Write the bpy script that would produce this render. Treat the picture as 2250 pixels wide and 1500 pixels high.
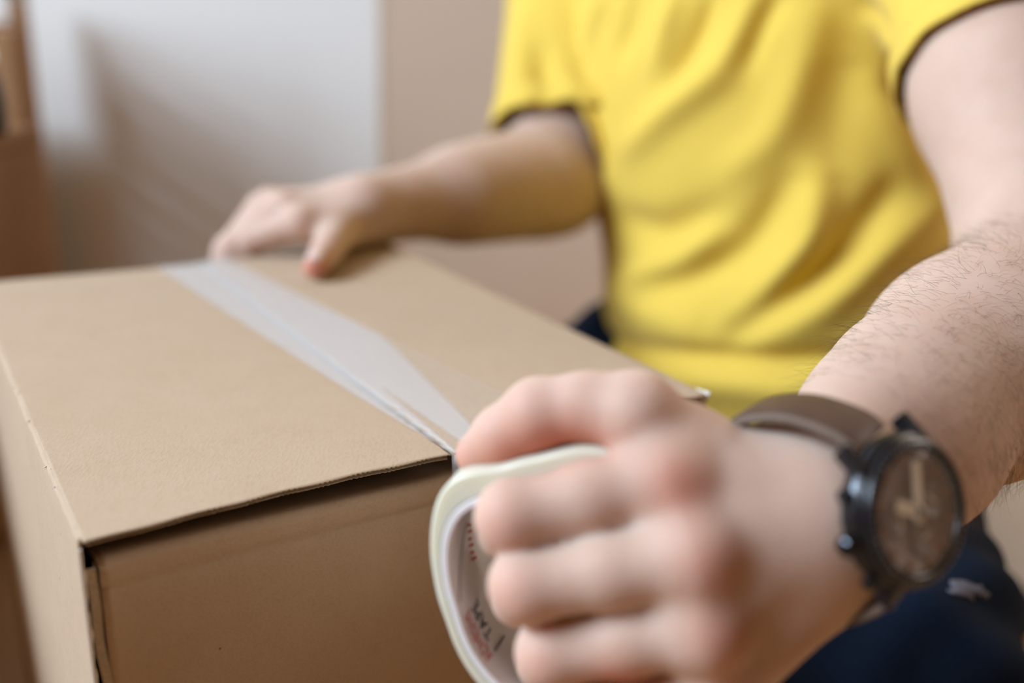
import bpy, bmesh, math, random
import numpy as np
from mathutils import Matrix, Vector
import openvdb

random.seed(7)
rng = np.random.default_rng(7)
scene = bpy.context.scene
COL = scene.collection
for o in list(bpy.data.objects):
    bpy.data.objects.remove(o)

# ------------------------------------------------------------------ camera
FPX = 2125.0                     # focal length in pixels of the 2250 px wide frame (34 mm)
UNIT = 0.165                     # camera height above the box lid
BOX_H = 0.30
CAM = np.array([0.0, 0.0, BOX_H + UNIT])
PITCH, ROLL = math.radians(18.804), math.radians(2.39)
_f = np.array([0, math.cos(PITCH), -math.sin(PITCH)])
_u = np.array([0, math.sin(PITCH), math.cos(PITCH)])
_r = np.array([1.0, 0, 0])
CR = math.cos(ROLL) * _r + math.sin(ROLL) * _u
CU = -math.sin(ROLL) * _r + math.cos(ROLL) * _u
CF = _f
cam_data = bpy.data.cameras.new('camera')
cam = bpy.data.objects.new('camera', cam_data)
COL.objects.link(cam)
cam.matrix_world = Matrix(((CR[0], CU[0], -CF[0], CAM[0]), (CR[1], CU[1], -CF[1], CAM[1]),
                           (CR[2], CU[2], -CF[2], CAM[2]), (0, 0, 0, 1)))
cam_data.sensor_width = 36
cam_data.lens = 36 * FPX / 2250
cam_data.clip_start = 0.01
cam_data.dof.use_dof = True
cam_data.dof.focus_distance = 0.364
cam_data.dof.aperture_fstop = 2.75
scene.camera = cam

def P(px, py, d):
    """point seen at a pixel of the photograph, d metres along the view axis"""
    return CAM + d * (CF + CR * (px - 1125) / FPX - CU * (py - 750) / FPX)

def px_of(X):
    q = np.asarray(X) - CAM
    z = q @ CF
    return np.stack([1125 + FPX * (q @ CR) / z, 750 - FPX * (q @ CU) / z, z], -1)

# ------------------------------------------------------------------ world, window light, exposure
world = bpy.data.worlds.new('world')
scene.world = world
world.use_nodes = True
world.node_tree.nodes['Background'].inputs[0].default_value = (0.80, 0.88, 1.0, 1)
world.node_tree.nodes['Background'].inputs[1].default_value = 0.6
win_data = bpy.data.lights.new('window_daylight', 'AREA')
win_data.shape = 'RECTANGLE'
win_data.size, win_data.size_y = 1.40, 1.26
win_data.energy = 118
win_data.color = (0.71, 0.855, 1.0)
win = bpy.data.objects.new('window_daylight', win_data)
COL.objects.link(win)
WIN_C = Vector((-2.05, -0.24, 1.78))
win.matrix_world = Matrix.Translation(WIN_C) @ Matrix(((0, 0, -1, 0), (-1, 0, 0, 0), (0, 1, 0, 0), (0, 0, 0, 1)))
win2_data = bpy.data.lights.new('window_daylight_right', 'AREA')
win2_data.shape = 'RECTANGLE'
win2_data.size, win2_data.size_y = 1.1, 1.1
win2_data.energy = 27
win2_data.color = (1.0, 0.88, 0.74)
win2 = bpy.data.objects.new('window_daylight_right', win2_data)
COL.objects.link(win2)
win2.matrix_world = Matrix.Translation(Vector((2.55, 1.15, 1.65))) @ Matrix(((0, 0, 1, 0), (1, 0, 0, 0), (0, 1, 0, 0), (0, 0, 0, 1)))
scene.view_settings.view_transform = 'Standard'
scene.view_settings.look = 'None'
scene.view_settings.gamma = 1.0
scene.view_settings.use_curve_mapping = False
scene.view_settings.exposure = 0.42
scene.cycles.caustics_reflective = False
scene.cycles.caustics_refractive = False
scene.cycles.max_bounces = 8

# ------------------------------------------------------------------ helpers: objects
def tag(o, label=None, cat=None, group=None, kind=None):
    if label: o['label'] = label
    if cat: o['category'] = cat
    if group: o['group'] = group
    if kind: o['kind'] = kind
    return o

def empty(name, loc=(0, 0, 0)):
    o = bpy.data.objects.new(name, None)
    o.empty_display_size = 0.05
    o.location = loc
    COL.objects.link(o)
    return o

def link(name, me, mat=None, parent=None, smooth=False):
    o = bpy.data.objects.new(name, me)
    if mat is not None: me.materials.append(mat)
    if smooth: me.polygons.foreach_set('use_smooth', [True] * len(me.polygons))
    COL.objects.link(o)
    if parent is not None:
        o.parent = parent
        o.matrix_parent_inverse = parent_inv(parent)
    return o

def parent_inv(p):
    """children keep world coordinates: only a thing's own Empty is off the origin"""
    return Matrix.Identity(4) if p.parent is not None else Matrix.Translation(p.location).inverted()

def mesh_of(V, F):
    me = bpy.data.meshes.new('mesh')
    me.from_pydata([tuple(map(float, v)) for v in V], [], [tuple(map(int, f)) for f in F])
    me.update()
    return me

def mesh_np(V, quads, tris):
    me = bpy.data.meshes.new('mesh')
    V = np.asarray(V, np.float32)
    nq, nt = len(quads), len(tris)
    me.vertices.add(len(V))
    me.vertices.foreach_set('co', V.ravel())
    loops = np.concatenate([np.asarray(quads, np.int32).ravel(), np.asarray(tris, np.int32).ravel()])
    me.loops.add(len(loops))
    me.loops.foreach_set('vertex_index', loops)
    me.polygons.add(nq + nt)
    st = np.concatenate([np.arange(nq) * 4, nq * 4 + np.arange(nt) * 3]).astype(np.int32)
    me.polygons.foreach_set('loop_start', st)
    me.update(calc_edges=True)
    me.validate()
    return me

def box_mesh(size, bev=0.0, frame=None, org=(0, 0, 0), seg=2):
    """box lo..hi in a local frame (3 row vectors) about org"""
    lo, hi = np.array(size[0], float), np.array(size[1], float)
    bm = bmesh.new()
    bmesh.ops.create_cube(bm, size=1.0)
    for v in bm.verts:
        v.co = Vector((lo + hi) / 2 + np.array(v.co) * (hi - lo))
    if bev > 0:
        bmesh.ops.bevel(bm, geom=bm.edges[:], offset=bev, segments=seg, affect='EDGES', profile=0.5)
    if frame is not None:
        Fm = np.array(frame)
        for v in bm.verts:
            v.co = Vector(np.array(org) + np.array(v.co) @ Fm)
    bmesh.ops.recalc_face_normals(bm, faces=bm.faces[:])
    me = bpy.data.meshes.new('mesh')
    bm.to_mesh(me); bm.free()
    return me

def grid_mesh(fn, us, vs, wrap_u=False, wrap_v=False):
    nu, nv = len(us), len(vs)
    V = [fn(u, v) for u in us for v in vs]
    F = []
    for i in range(nu if wrap_u else nu - 1):
        for j in range(nv if wrap_v else nv - 1):
            a, b = i, (i + 1) % nu
            c, d = j, (j + 1) % nv
            F.append((a * nv + c, b * nv + c, b * nv + d, a * nv + d))
    return mesh_of(V, F)

def solid(o, t, offset=-1.0):
    m = o.modifiers.new('thickness', 'SOLIDIFY')
    m.thickness = t; m.offset = offset
    return o

def unit(v):
    v = np.asarray(v, float)
    return v / np.linalg.norm(v)

# ------------------------------------------------------------------ helpers: materials
def new_mat(name):
    m = bpy.data.materials.new(name)
    m.use_nodes = True
    nt = m.node_tree
    return m, nt, nt.nodes, nt.links, nt.nodes['Principled BSDF']

def mat(name, color, rough=0.6, spec=0.5, metal=0.0, noise=None, bump=None, sheen=0.0, alpha=None, sss=0.0,
        coat=0.0, color2=None, trans=0.0):
    """principled material; noise = (scale, amount) mixes in color2, bump = (scale, strength, distance)"""
    m, nt, N, L, b = new_mat(name)
    b.inputs['Base Color'].default_value = (*color, 1)
    b.inputs['Roughness'].default_value = rough
    b.inputs['Specular IOR Level'].default_value = spec
    b.inputs['Metallic'].default_value = metal
    b.inputs['Sheen Weight'].default_value = sheen
    b.inputs['Coat Weight'].default_value = coat
    b.inputs['Transmission Weight'].default_value = trans
    if sss:
        b.inputs['Subsurface Weight'].default_value = sss
        b.inputs['Subsurface Radius'].default_value = (1.0, 0.35, 0.2)
        b.inputs['Subsurface Scale'].default_value = 0.006
    tc = N.new('ShaderNodeTexCoord')
    if noise:
        n = N.new('ShaderNodeTexNoise'); n.inputs['Scale'].default_value = noise[0]; n.inputs['Detail'].default_value = 6
        L.new(tc.outputs['Object'], n.inputs['Vector'])
        mx = N.new('ShaderNodeMix'); mx.data_type = 'RGBA'
        mr = N.new('ShaderNodeMapRange'); mr.inputs[1].default_value = 0.35; mr.inputs[2].default_value = 0.7
        mr.inputs[3].default_value = 0; mr.inputs[4].default_value = noise[1]
        L.new(n.outputs['Fac'], mr.inputs[0]); L.new(mr.outputs[0], mx.inputs['Factor'])
        mx.inputs['A'].default_value = (*color, 1); mx.inputs['B'].default_value = (*(color2 or tuple(c * .6 for c in color)), 1)
        L.new(mx.outputs['Result'], b.inputs['Base Color'])
    if bump:
        n2 = N.new('ShaderNodeTexNoise'); n2.inputs['Scale'].default_value = bump[0]; n2.inputs['Detail'].default_value = 5
        L.new(tc.outputs['Object'], n2.inputs['Vector'])
        bp = N.new('ShaderNodeBump'); bp.inputs['Strength'].default_value = bump[1]; bp.inputs['Distance'].default_value = bump[2]
        L.new(n2.outputs['Fac'], bp.inputs['Height']); L.new(bp.outputs['Normal'], b.inputs['Normal'])
    return m

def cardboard_mat(name, base, dark):
    m, nt, N, L, b = new_mat(name)
    b.inputs['Roughness'].default_value = 0.85
    b.inputs['Specular IOR Level'].default_value = 0.25
    tc = N.new('ShaderNodeTexCoord')
    # soft mottling of the kraft paper
    n1 = N.new('ShaderNodeTexNoise'); n1.inputs['Scale'].default_value = 45; n1.inputs['Detail'].default_value = 8
    n1.inputs['Roughness'].default_value = 0.7
    L.new(tc.outputs['Object'], n1.inputs['Vector'])
    # fine fibres, stretched along the sheet
    mp = N.new('ShaderNodeMapping'); mp.inputs['Scale'].default_value = (1, 0.35, 1); mp.inputs['Rotation'].default_value = (0, 0, 0.59)
    L.new(tc.outputs['Object'], mp.inputs['Vector'])
    n2 = N.new('ShaderNodeTexNoise'); n2.inputs['Scale'].default_value = 900; n2.inputs['Detail'].default_value = 4
    L.new(mp.outputs[0], n2.inputs['Vector'])
    # sparse specks
    vo = N.new('ShaderNodeTexVoronoi'); vo.inputs['Scale'].default_value = 120
    L.new(tc.outputs['Object'], vo.inputs['Vector'])
    sp = N.new('ShaderNodeMath'); sp.operation = 'LESS_THAN'; sp.inputs[1].default_value = 0.05
    L.new(vo.outputs['Distance'], sp.inputs[0])
    sx = N.new('ShaderNodeSeparateColor'); L.new(vo.outputs['Color'], sx.inputs[0])
    st = N.new('ShaderNodeMath'); st.operation = 'GREATER_THAN'; st.inputs[1].default_value = 0.93
    L.new(sx.outputs[0], st.inputs[0])
    sm = N.new('ShaderNodeMath'); sm.operation = 'MULTIPLY'; L.new(sp.outputs[0], sm.inputs[0]); L.new(st.outputs[0], sm.inputs[1])
    sm2 = N.new('ShaderNodeMath'); sm2.operation = 'MULTIPLY'; sm2.inputs[1].default_value = 0.8; L.new(sm.outputs[0], sm2.inputs[0])
    r1 = N.new('ShaderNodeMapRange'); r1.inputs[1].default_value = .3; r1.inputs[2].default_value = .75; r1.inputs[4].default_value = .35
    L.new(n1.outputs['Fac'], r1.inputs[0])
    r2 = N.new('ShaderNodeMapRange'); r2.inputs[1].default_value = .4; r2.inputs[2].default_value = .8; r2.inputs[4].default_value = .4
    L.new(n2.outputs['Fac'], r2.inputs[0])
    ad = N.new('ShaderNodeMath'); ad.operation = 'ADD'; L.new(r1.outputs[0], ad.inputs[0]); L.new(r2.outputs[0], ad.inputs[1])
    m1 = N.new('ShaderNodeMix'); m1.data_type = 'RGBA'
    m1.inputs['A'].default_value = (*base, 1); m1.inputs['B'].default_value = (*dark, 1)
    L.new(ad.outputs[0], m1.inputs['Factor'])
    m2 = N.new('ShaderNodeMix'); m2.data_type = 'RGBA'
    L.new(m1.outputs['Result'], m2.inputs['A']); m2.inputs['B'].default_value = (0.09, 0.05, 0.025, 1)
    L.new(sm2.outputs[0], m2.inputs['Factor'])
    L.new(m2.outputs['Result'], b.inputs['Base Color'])
    bp = N.new('ShaderNodeBump'); bp.inputs['Strength'].default_value = 0.35; bp.inputs['Distance'].default_value = 0.0003
    L.new(n2.outputs['Fac'], bp.inputs['Height']); L.new(bp.outputs['Normal'], b.inputs['Normal'])
    return m

M = {}
M['wall'] = mat('painted_wall', (0.90, 0.90, 0.90), .9, .2, noise=(3, .08), color2=(.85, .85, .85), bump=(220, .15, .001))
M['wall2'] = mat('painted_wall_beige', (0.80, 0.69, 0.60), .9, .2, noise=(3, .08), bump=(220, .15, .001))
M['wall3'] = mat('warm_panelling', (0.17, 0.075, 0.025), .8, .2, noise=(3, .2), bump=(120, .15, .001))
M['ceiling'] = mat('ceiling_paint', (0.26, 0.17, 0.10), .95, .1, noise=(3, .05))
M['floor'] = mat('oak_floor', (0.42, 0.25, 0.125), .5, .4, noise=(9, .35), color2=(.32, .17, .08), bump=(60, .1, .001))
M['card'] = cardboard_mat('kraft_cardboard', (0.54, 0.41, 0.30), (0.43, 0.305, 0.20))
M['card_edge'] = mat('cardboard_cut_edge', (0.50, 0.40, 0.29), .9, .1, noise=(900, .5), color2=(.25, .17, .1))
M['card_torn'] = mat('torn_paper_edge', (0.80, 0.76, 0.72), .9, .1, noise=(900, .3))
M['card_in'] = mat('cardboard_inside', (0.30, 0.20, 0.12), .9, .1, noise=(60, .3))
M['wood'] = mat('shelf_wood', (0.36, 0.19, 0.085), .55, .4, noise=(14, .5), color2=(.22, .11, .05))
M['darkthing'] = mat('dark_grey_plastic', (0.05, 0.04, 0.04), .5, .5, noise=(20, .3))
M['denim'] = mat('navy_denim', (0.006, 0.013, 0.030), .9, .12, noise=(700, .6), color2=(.002, .006, .014), bump=(900, .4, .0006), sheen=.0)
M['denim_lit'] = mat('lit_denim', (0.15, 0.145, 0.175), .9, .2, noise=(300, .6), color2=(.08, .08, .11))  # paler denim standing in for light on the knee
M['shirt'] = mat('yellow_cotton', (0.80, 0.575, 0.10), .85, .15, noise=(500, .12), color2=(.70, .49, .06), bump=(1400, .15, .0004), sheen=.15, sss=.0)
M['shoe'] = mat('white_canvas', (0.75, 0.74, 0.76), .8, .3, noise=(200, .15))
M['sole'] = mat('white_rubber', (0.70, 0.69, 0.68), .6, .4, noise=(80, .15))

# ------------------------------------------------------------------ the room
def struct(name, me, m):
    return tag(link(name, me, m), kind='structure')

WALL_Y = 1.36
CORNER_X = float(P(848, 150, WALL_Y)[0])
struct('floor', box_mesh(((-2.1, -2.2, -0.05), (2.6, 2.6, 0.0))), M['floor'])
struct('ceiling', box_mesh(((-2.1, -2.2, 2.5), (2.6, 2.6, 2.55))), M['ceiling'])
struct('wall_back', box_mesh(((-2.0, WALL_Y, 0.0), (CORNER_X, 1.95, 2.5)), 0.004), M['wall'])
_a = math.radians(17)
struct('wall_back_angled', box_mesh(((0.0, 0.004, 0.0), (2.9, .12, 2.5)), 0, ((math.cos(_a), math.sin(_a), 0), (-math.sin(_a), math.cos(_a), 0), (0, 0, 1)), (CORNER_X - .004, WALL_Y - .002, 0)), M['wall2'])
def holed(x0, x1, ya, yb, y0, y1, z0, z1):
    bm = bmesh.new()
    for lo, hi in (((x0, ya, 0), (x1, y0, 2.5)), ((x0, y1, 0), (x1, yb, 2.5)), ((x0, y0, 0), (x1, y1, z0)), ((x0, y0, z1), (x1, y1, 2.5))):
        bm.from_mesh(box_mesh((lo, hi)))
    me = bpy.data.meshes.new('mesh'); bm.to_mesh(me); bm.free()
    return me
struct('wall_right', holed(2.5, 2.6, -2.2, 2.6, .58, 1.72, 1.08, 2.22), M['wall3'])
wf2 = struct('window_2', box_mesh(((2.48, .58, 1.08), (2.55, 1.72, 1.12)), .005), M['ceiling'])
for lo, hi in (((2.49, .58, 2.18), (2.54, 1.72, 2.22)), ((2.49, .58, 1.08), (2.54, .62, 2.22)), ((2.49, 1.68, 1.08), (2.54, 1.72, 2.22)), ((2.5, 1.135, 1.08), (2.53, 1.165, 2.22))):
    link('window_frame', box_mesh((lo, hi), .004), M['ceiling'], wf2)
struct('wall_behind', box_mesh(((-2.1, -2.3, 0.0), (2.6, -2.2, 2.5))), M['wall3'])
# left wall with its window opening
wx0, wx1, wy0, wy1, wz0, wz1 = -2.1, -2.0, -0.96, 0.48, 1.13, 2.43
struct('wall_left', holed(wx0, wx1, -2.2, 1.95, wy0, wy1, wz0, wz1), M['wall'])
wf = struct('window_1', box_mesh(((-2.04, wy0, wz0), (-1.97, wy1, wz0 + .05)), .006), M['ceiling'])
for lo, hi in (((-2.04, wy0, wz1 - .05), (-1.98, wy1, wz1)), ((-2.04, wy0, wz0), (-1.98, wy0 + .05, wz1)),
               ((-2.04, wy1 - .05, wz0), (-1.98, wy1, wz1)), ((-2.03, -.22, wz0), (-1.99, -.18, wz1))):
    link('window_frame', box_mesh((lo, hi), .004), M['ceiling'], wf)

# ------------------------------------------------------------------ cardboard box
YAW = math.radians(33.707)
FD = np.array([math.cos(YAW), math.sin(YAW), 0.0])     # along the front edge
BD = np.array([-math.sin(YAW), math.cos(YAW), 0.0])    # towards the back
FL = CAM + UNIT * np.array([-0.82433, 1.63529, -1.0])
BW, BDEP = 1.66288 * UNIT, 2.0484 * UNIT
UP = np.array([0, 0, 1.0])
def B(u, v, w):
    """box coordinates: u right along the front, v to the back, w above the lid"""
    return FL + u * FD + v * BD + w * UP

FR3 = (FD, BD, UP)
box = empty('cardboard_box', tuple(B(BW / 2, BDEP / 2, -BOX_H)))
tag(box, 'brown corrugated cardboard box with its lid flaps closed and taped down the middle', 'box')
TH = 0.003
SEAM = 0.8284 * UNIT

def sag(u, v, side):
    """gentle warp of a lid flap (height above the lid plane)"""
    if side == 0:
        t = u / SEAM
        e = math.exp(-((v) / .05) ** 2)
        return 0.0012 * math.sin(math.pi * t) * e + 0.0006 * math.sin(9 * v + 2 * t) * math.sin(math.pi * t * .5) - 0.0016 * t * (1 - e)
    t = (BW - u) / (BW - SEAM)
    e = math.exp(-((v) / .06) ** 2)
    return 0.0022 * math.sin(math.pi * t) * e * .6 + 0.0006 * math.sin(8 * v + 1) * math.sin(math.pi * t * .5) - 0.001 * t * (1 - e)

def zig(u):
    return 0.0005 * (1 if int(u / 0.00095) % 2 else -1) * (.6 + .4 * math.sin(u * 470)) + 0.0004 * math.sin(u * 210)

def flap(side):
    u0, u1 = (0.0014, SEAM - .0006) if side == 0 else (SEAM + .0006, BW - .0014)
    us = np.arange(u0, u1, 0.00095)
    vs = [0, .002, .006, .012, .02, .035, .055, .08, .12, .17, .22, .27, .31, BDEP]
    def fn(u, v):
        vv = v - 0.0022 + (zig(u) if v == 0 else 0)
        return B(u, vv, sag(u, v, side))
    o = link('lid_flap', grid_mesh(fn, us, vs), M['card'], box, True)
    solid(o, 0.00045)
    # fluted middle and inner liner, seen at the cut front edge
    us2 = np.arange(u0 + .001, u1, 0.0006)
    def flute(u, v):
        return B(u, v + .0012 + (.5 * zig(u) if v < .001 else 0), sag(u, v, side) - .0015 + .0008 * math.sin(u / .0037 * 2 * math.pi))
    solid(link('fluting', grid_mesh(flute, us2, [0, .004, .012, .03]), M['card_edge'], o, True), .0003)
    def lin(u, v):
        return B(u, v + .0002 + (.7 * zig(u + .0006) if v < .001 else 0), sag(u, v, side) - .0027)
    solid(link('inner_liner', grid_mesh(lin, us2, [0, .004, .02, .06, .12, .2, BDEP]), M['card_edge'], o, True), .0004)
    return o
flap(0); flap(1)

def profile_panel(name, prof, t0, t1, fn, m, n=40, thick=TH, jit=0.0):
    """profile (list of 2-D points) swept from t0 to t1"""
    ts = np.linspace(t0, t1, n)
    us = list(range(len(prof)))
    return solid(link(name, grid_mesh(lambda t, k: fn(t, *prof[int(k)]), ts, us), m, box, True), thick)

def arc(cx, cy, r, a0, a1, n=7):
    return [(cx + r * math.cos(a), cy + r * math.sin(a)) for a in np.linspace(a0, a1, n)]

# side panels: up the side, then the rounded crease into the lid
side_prof = [(0, -BOX_H), (0, -.2), (0, -.1), (0, -.03), (0, -.012)] + [(0.0018 - .0018 * math.cos(a), -.0018 + .0018 * math.sin(a)) for a in np.linspace(0, math.pi / 2, 7)] + [(.0045, -0.0001)]
def edge_wob(v):
    return .00012 * math.sin(150 * v) + .00012 * math.sin(410 * v + 1)
bulge = lambda v, w: .004 * math.sin(math.pi * min(1, max(0, v / BDEP))) * min(1, -w / .1) if w < 0 else 0
profile_panel('side_panel', side_prof, 0.0008, BDEP, lambda t, a, w: B(a + (edge_wob(t) if w > -.004 else 0) - bulge(t, w), t, w), M['card'], 120, .0011).modifiers['thickness'].offset = 1
sp_r = profile_panel('side_panel', [(BW - a, w) for a, w in side_prof], 0.0, BDEP, lambda t, a, w: B(a + bulge(t, w), t, w), M['card'], 60)
sp_r.modifiers['thickness'].offset = -1
# front panel with rounded fold into the inner flap, and a pressed score line
GAP = -0.0100
fp = [(0.0002, -BOX_H), (0.0002, -.2), (0.0002, -.1), (0.0002, -.05), (0.0002, -.03), (0.0002, -.0215), (0.0008, -.0202), (0.0001, -.0190), (-.0002, -.0165), (0.0, GAP - .0035)] + \
     [(.0035 - .0035 * math.cos(a), GAP - .0035 + .0035 * math.sin(a)) for a in np.linspace(.2, math.pi / 2, 7)] + [(.008, GAP - .001), (.03, GAP - .008), (.06, GAP - .016), (.12, GAP - .03)]
def front_fn(t, v, w):
    k = (t - .0055) / (BW - .0055)
    bow = -.0022 * math.sin(math.pi * k) * min(1, max(0, (-w - .02) / .06))
    dip = -.0006 * math.sin(math.pi * k) + .0005 * math.sin(35 * t) * (1 if w > -.02 else 0)
    return B(t, v + bow, w + (dip if w > -.05 else 0))
fpo = profile_panel('front_panel', fp, .0055, BW - .001, front_fn, M['card'], 90)
fpo.modifiers['thickness'].offset = -1
bp_ = profile_panel('back_panel', [(BDEP - v, w) for v, w in fp], .003, BW - .003, lambda t, v, w: B(t, v, w), M['card'], 30)
bp_.modifiers['thickness'].offset = 1
link('bottom_panel', box_mesh(((0.002, .002, -BOX_H), (BW - .002, BDEP - .002, -BOX_H + .003)), 0, FR3, FL), M['card_in'], box)
# pale cut edge of the glued joint strip in the near corner
ts = np.linspace(-BOX_H, -.0115, 60)
def strip(w, k):
    wob = .0006 * math.sin(w * 70) + .0003 * math.sin(w * 190)
    u = (.0022, .0048, .0050)[int(k)] + wob
    return B(u, (.0008, .0004, .004)[int(k)], w)
o = solid(link('glue_joint_strip', grid_mesh(strip, ts, [0, 1, 2]), M['card_edge'], box), .0006)
tag(o, 'pale cut edge of the glued corner joint')
ts = np.linspace(-BOX_H, -.0035, 160)
def cut(w, k):
    wob = .00025 * math.sin(w * 310) + .0002 * math.sin(w * 830)
    return B((0.0, .0012 + wob)[int(k)], .0004 + wob, w)
solid(link('cut_edge', grid_mesh(cut, ts, [0, 1]), M['card_torn'], box), .0006)
# small torn paper fibres along the near lid crease and at the right corner
bmf = bmesh.new()
for k in range(16):
    v = rng.uniform(.004, .16)
    c = B(rng.uniform(-.0002, .0018), v, rng.uniform(-.0012, .0004))
    s = rng.uniform(.0002, .0005)
    m4 = Matrix.Translation(Vector(c)) @ Matrix.Rotation(rng.uniform(0, 3), 4, Vector(unit(rng.normal(size=3))))
    r_ = bmesh.ops.create_icosphere(bmf, subdivisions=1, radius=s)
    bmesh.ops.scale(bmf, vec=(1, 1.8, .5), verts=r_['verts'])
    bmesh.ops.transform(bmf, matrix=m4, verts=r_['verts'])
me = bpy.data.meshes.new('mesh'); bmf.to_mesh(me); bmf.free()
o = link('torn_fibres', me, M['card_torn'], box, True); o['kind'] = 'stuff'
jag = [(rng.uniform(-.0006, .0010), rng.uniform(.0002, .0020)) for _ in range(12)]
def torn(i, k):
    i = int(i); v = -.0026 + .0008 * i
    return B(BW - .0008 + (0, jag[i][0] * .5, jag[i][0])[int(k)], v, (-.0025, -.0006, jag[i][1] * math.exp(-i / 6))[int(k)])
tag(solid(link('crushed_corner', grid_mesh(torn, range(12), range(3)), M['card_torn'], box, True), .0006), 'crushed pale corner of the lid')

# ------------------------------------------------------------------ roll of clear tape in the hand
def cam_dir(x, ydown, d):
    return CR * x - CU * ydown + CF * d
RC = P(1285, 1320, .293)
RN = unit(cam_dir(-.22, .20, -.95478))          # near face normal
RU = unit(cam_dir(.97447, 0, -.22454))
RV = np.cross(RN, RU); RV = RV if RV @ CU > 0 else -RV
AX = -RN                                        # runs away from the camera through the roll
RW = 0.048
_out = [(0, 48), (30, 48), (60, 48), (86, 48.2), (106, 46.2), (122, 48.0), (129, 51.2), (135, 54.2), (140, 55.1), (146, 54.5),
        (159, 51.3), (174.5, 47.9), (193.5, 45.6), (219.5, 47.0), (250, 47.5), (290, 48), (330, 48)]
_inn = [(0, 41.5), (30, 41.5), (60, 41), (86, 40.5), (106, 38.6), (122, 39.6), (130, 41.4), (137, 43.6), (145.6, 45.9), (156, 45.5),
        (171.4, 42.8), (188, 40.3), (216, 40.8), (250, 41), (290, 41.5), (330, 41.5)]
def table(tab):
    a = np.array([t[0] for t in tab], float); r = np.array([t[1] for t in tab], float) / 1000
    th = np.arange(0, 360, 2.0)
    a3 = np.concatenate([a - 360, a, a + 360]); r3 = np.concatenate([r, r, r])
    y = np.interp(th, a3, r3)
    for _ in range(6):
        y = .25 * np.roll(y, 1) + .5 * y + .25 * np.roll(y, -1)
    return np.radians(th), y
TH_A, R_OUT = table(_out)
_, R_INN = table(_inn)
def roll_pt(i, r, s):
    a = TH_A[i % 180]
    return RC + r * (math.cos(a) * RU + math.sin(a) * RV) + s * AX
roll = empty('tape_roll', tuple(RC + .024 * AX))
tag(roll, 'roll of clear packing tape with a white printed core gripped in the hand', 'tape')
def ring(name, ra, rb, s0, s1, m, parent=roll, bev=.0008, layers=0):
    prof = [(ra, s0 + bev), (None, 0)]
    def fn(i, k):
        r0, r1 = ra(i), rb(i)
        pts = [(r0 + bev, s0), (r1 - bev, s0), (r1, s0 + bev), (r1, (s0 + s1) / 2), (r1, s1 - bev), (r1 - bev, s1), (r0 + bev, s1), (r0, s1 - bev), (r0, (s0 + s1) / 2), (r0, s0 + bev)]
        return roll_pt(i, *pts[int(k)])
    return link(name, grid_mesh(fn, range(180), range(10), True, True), m, parent, False)
CORE_T = .0022
m, nt, N, L, b = new_mat('wound_clear_tape')
b.inputs['Base Color'].default_value = (.80, .76, .58, 1)
b.inputs['Roughness'].default_value = .28
b.inputs['Subsurface Weight'].default_value = .5
b.inputs['Subsurface Radius'].default_value = (1, .9, .6)
b.inputs['Subsurface Scale'].default_value = .008
n1 = N.new('ShaderNodeTexNoise'); n1.inputs['Scale'].default_value = 60; tc = N.new('ShaderNodeTexCoord')
L.new(tc.outputs['Object'], n1.inputs['Vector'])
rp = N.new('ShaderNodeMix'); rp.data_type = 'RGBA'; rp.inputs['A'].default_value = (.72, .73, .66, 1); rp.inputs['B'].default_value = (.68, .65, .50, 1)
L.new(n1.outputs['Fac'], rp.inputs['Factor']); L.new(rp.outputs['Result'], b.inputs['Base Color'])
M['wound'] = m
M['core'] = mat('white_core_paper', (.80, .79, .82), .7, .3, noise=(50, .12))
M['core_card'] = mat('core_board_edge', (.80, .78, .78), .8, .2, noise=(300, .2))
ring('tape_winding', lambda i: R_INN[i] + CORE_T, lambda i: R_OUT[i], 0, RW, M['wound'])
core = ring('core', lambda i: R_INN[i], lambda i: R_INN[i] + CORE_T, -.0005, RW + .0005, M['core'], bev=.0003)
# printing on the inside of the core: a = angle (deg), s = depth from the near rim
M['ink_red'] = mat('red_ink', (.62, .10, .09), .7, .2, noise=(400, .3))
M['ink_navy'] = mat('navy_ink', (.05, .05, .10), .7, .2, noise=(400, .3))
M['ink_grey'] = mat('grey_ink', (.22, .17, .16), .7, .2, noise=(400, .3))
def inner_pt(a_deg, s, lift=.00025):
    a = a_deg % 360
    r = np.interp(a, np.concatenate([np.degrees(TH_A), [360]]), np.concatenate([R_INN, R_INN[:1]])) - lift
    t = math.radians(a)
    return RC + r * (math.cos(t) * RU + math.sin(t) * RV) + s * AX
def print_text(txt, a0, a_per_m, s_top, height, m, name, sx=1.0):
    """text running along the inside of the core; letters' tops towards the near rim"""
    cu = bpy.data.curves.new('lettering', 'FONT'); cu.body = txt; cu.size = 1.0
    cu.space_character = 1.05
    t = bpy.data.objects.new('lettering', cu); COL.objects.link(t)
    bpy.context.view_layer.update()
    dg = bpy.context.evaluated_depsgraph_get()
    me = bpy.data.meshes.new_from_object(t.evaluated_get(dg))

    bpy.data.objects.remove(t); bpy.data.curves.remove(cu)
    bmx = bmesh.new(); bmx.from_mesh(me)
    bmesh.ops.subdivide_edges(bmx, edges=[e for e in bmx.edges if e.calc_length() > .2], cuts=2)
    for v in bmx.verts:
        x, y = v.co.x * sx * height / .7, v.co.y * height / .7
        v.co = Vector(inner_pt(a0 + a_per_m * x, s_top + height - y))
    bmx.to_mesh(me); bmx.free()
    return link(name, me, m, core)
DEG = -180 / math.pi / .0435
print_text('ADHESIVE', 218, DEG, .0026, .0062, M['ink_red'], 'red_lettering', .46)
print_text('TAPE', 213, DEG, .0108, .0068, M['ink_navy'], 'navy_lettering', .62)
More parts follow.
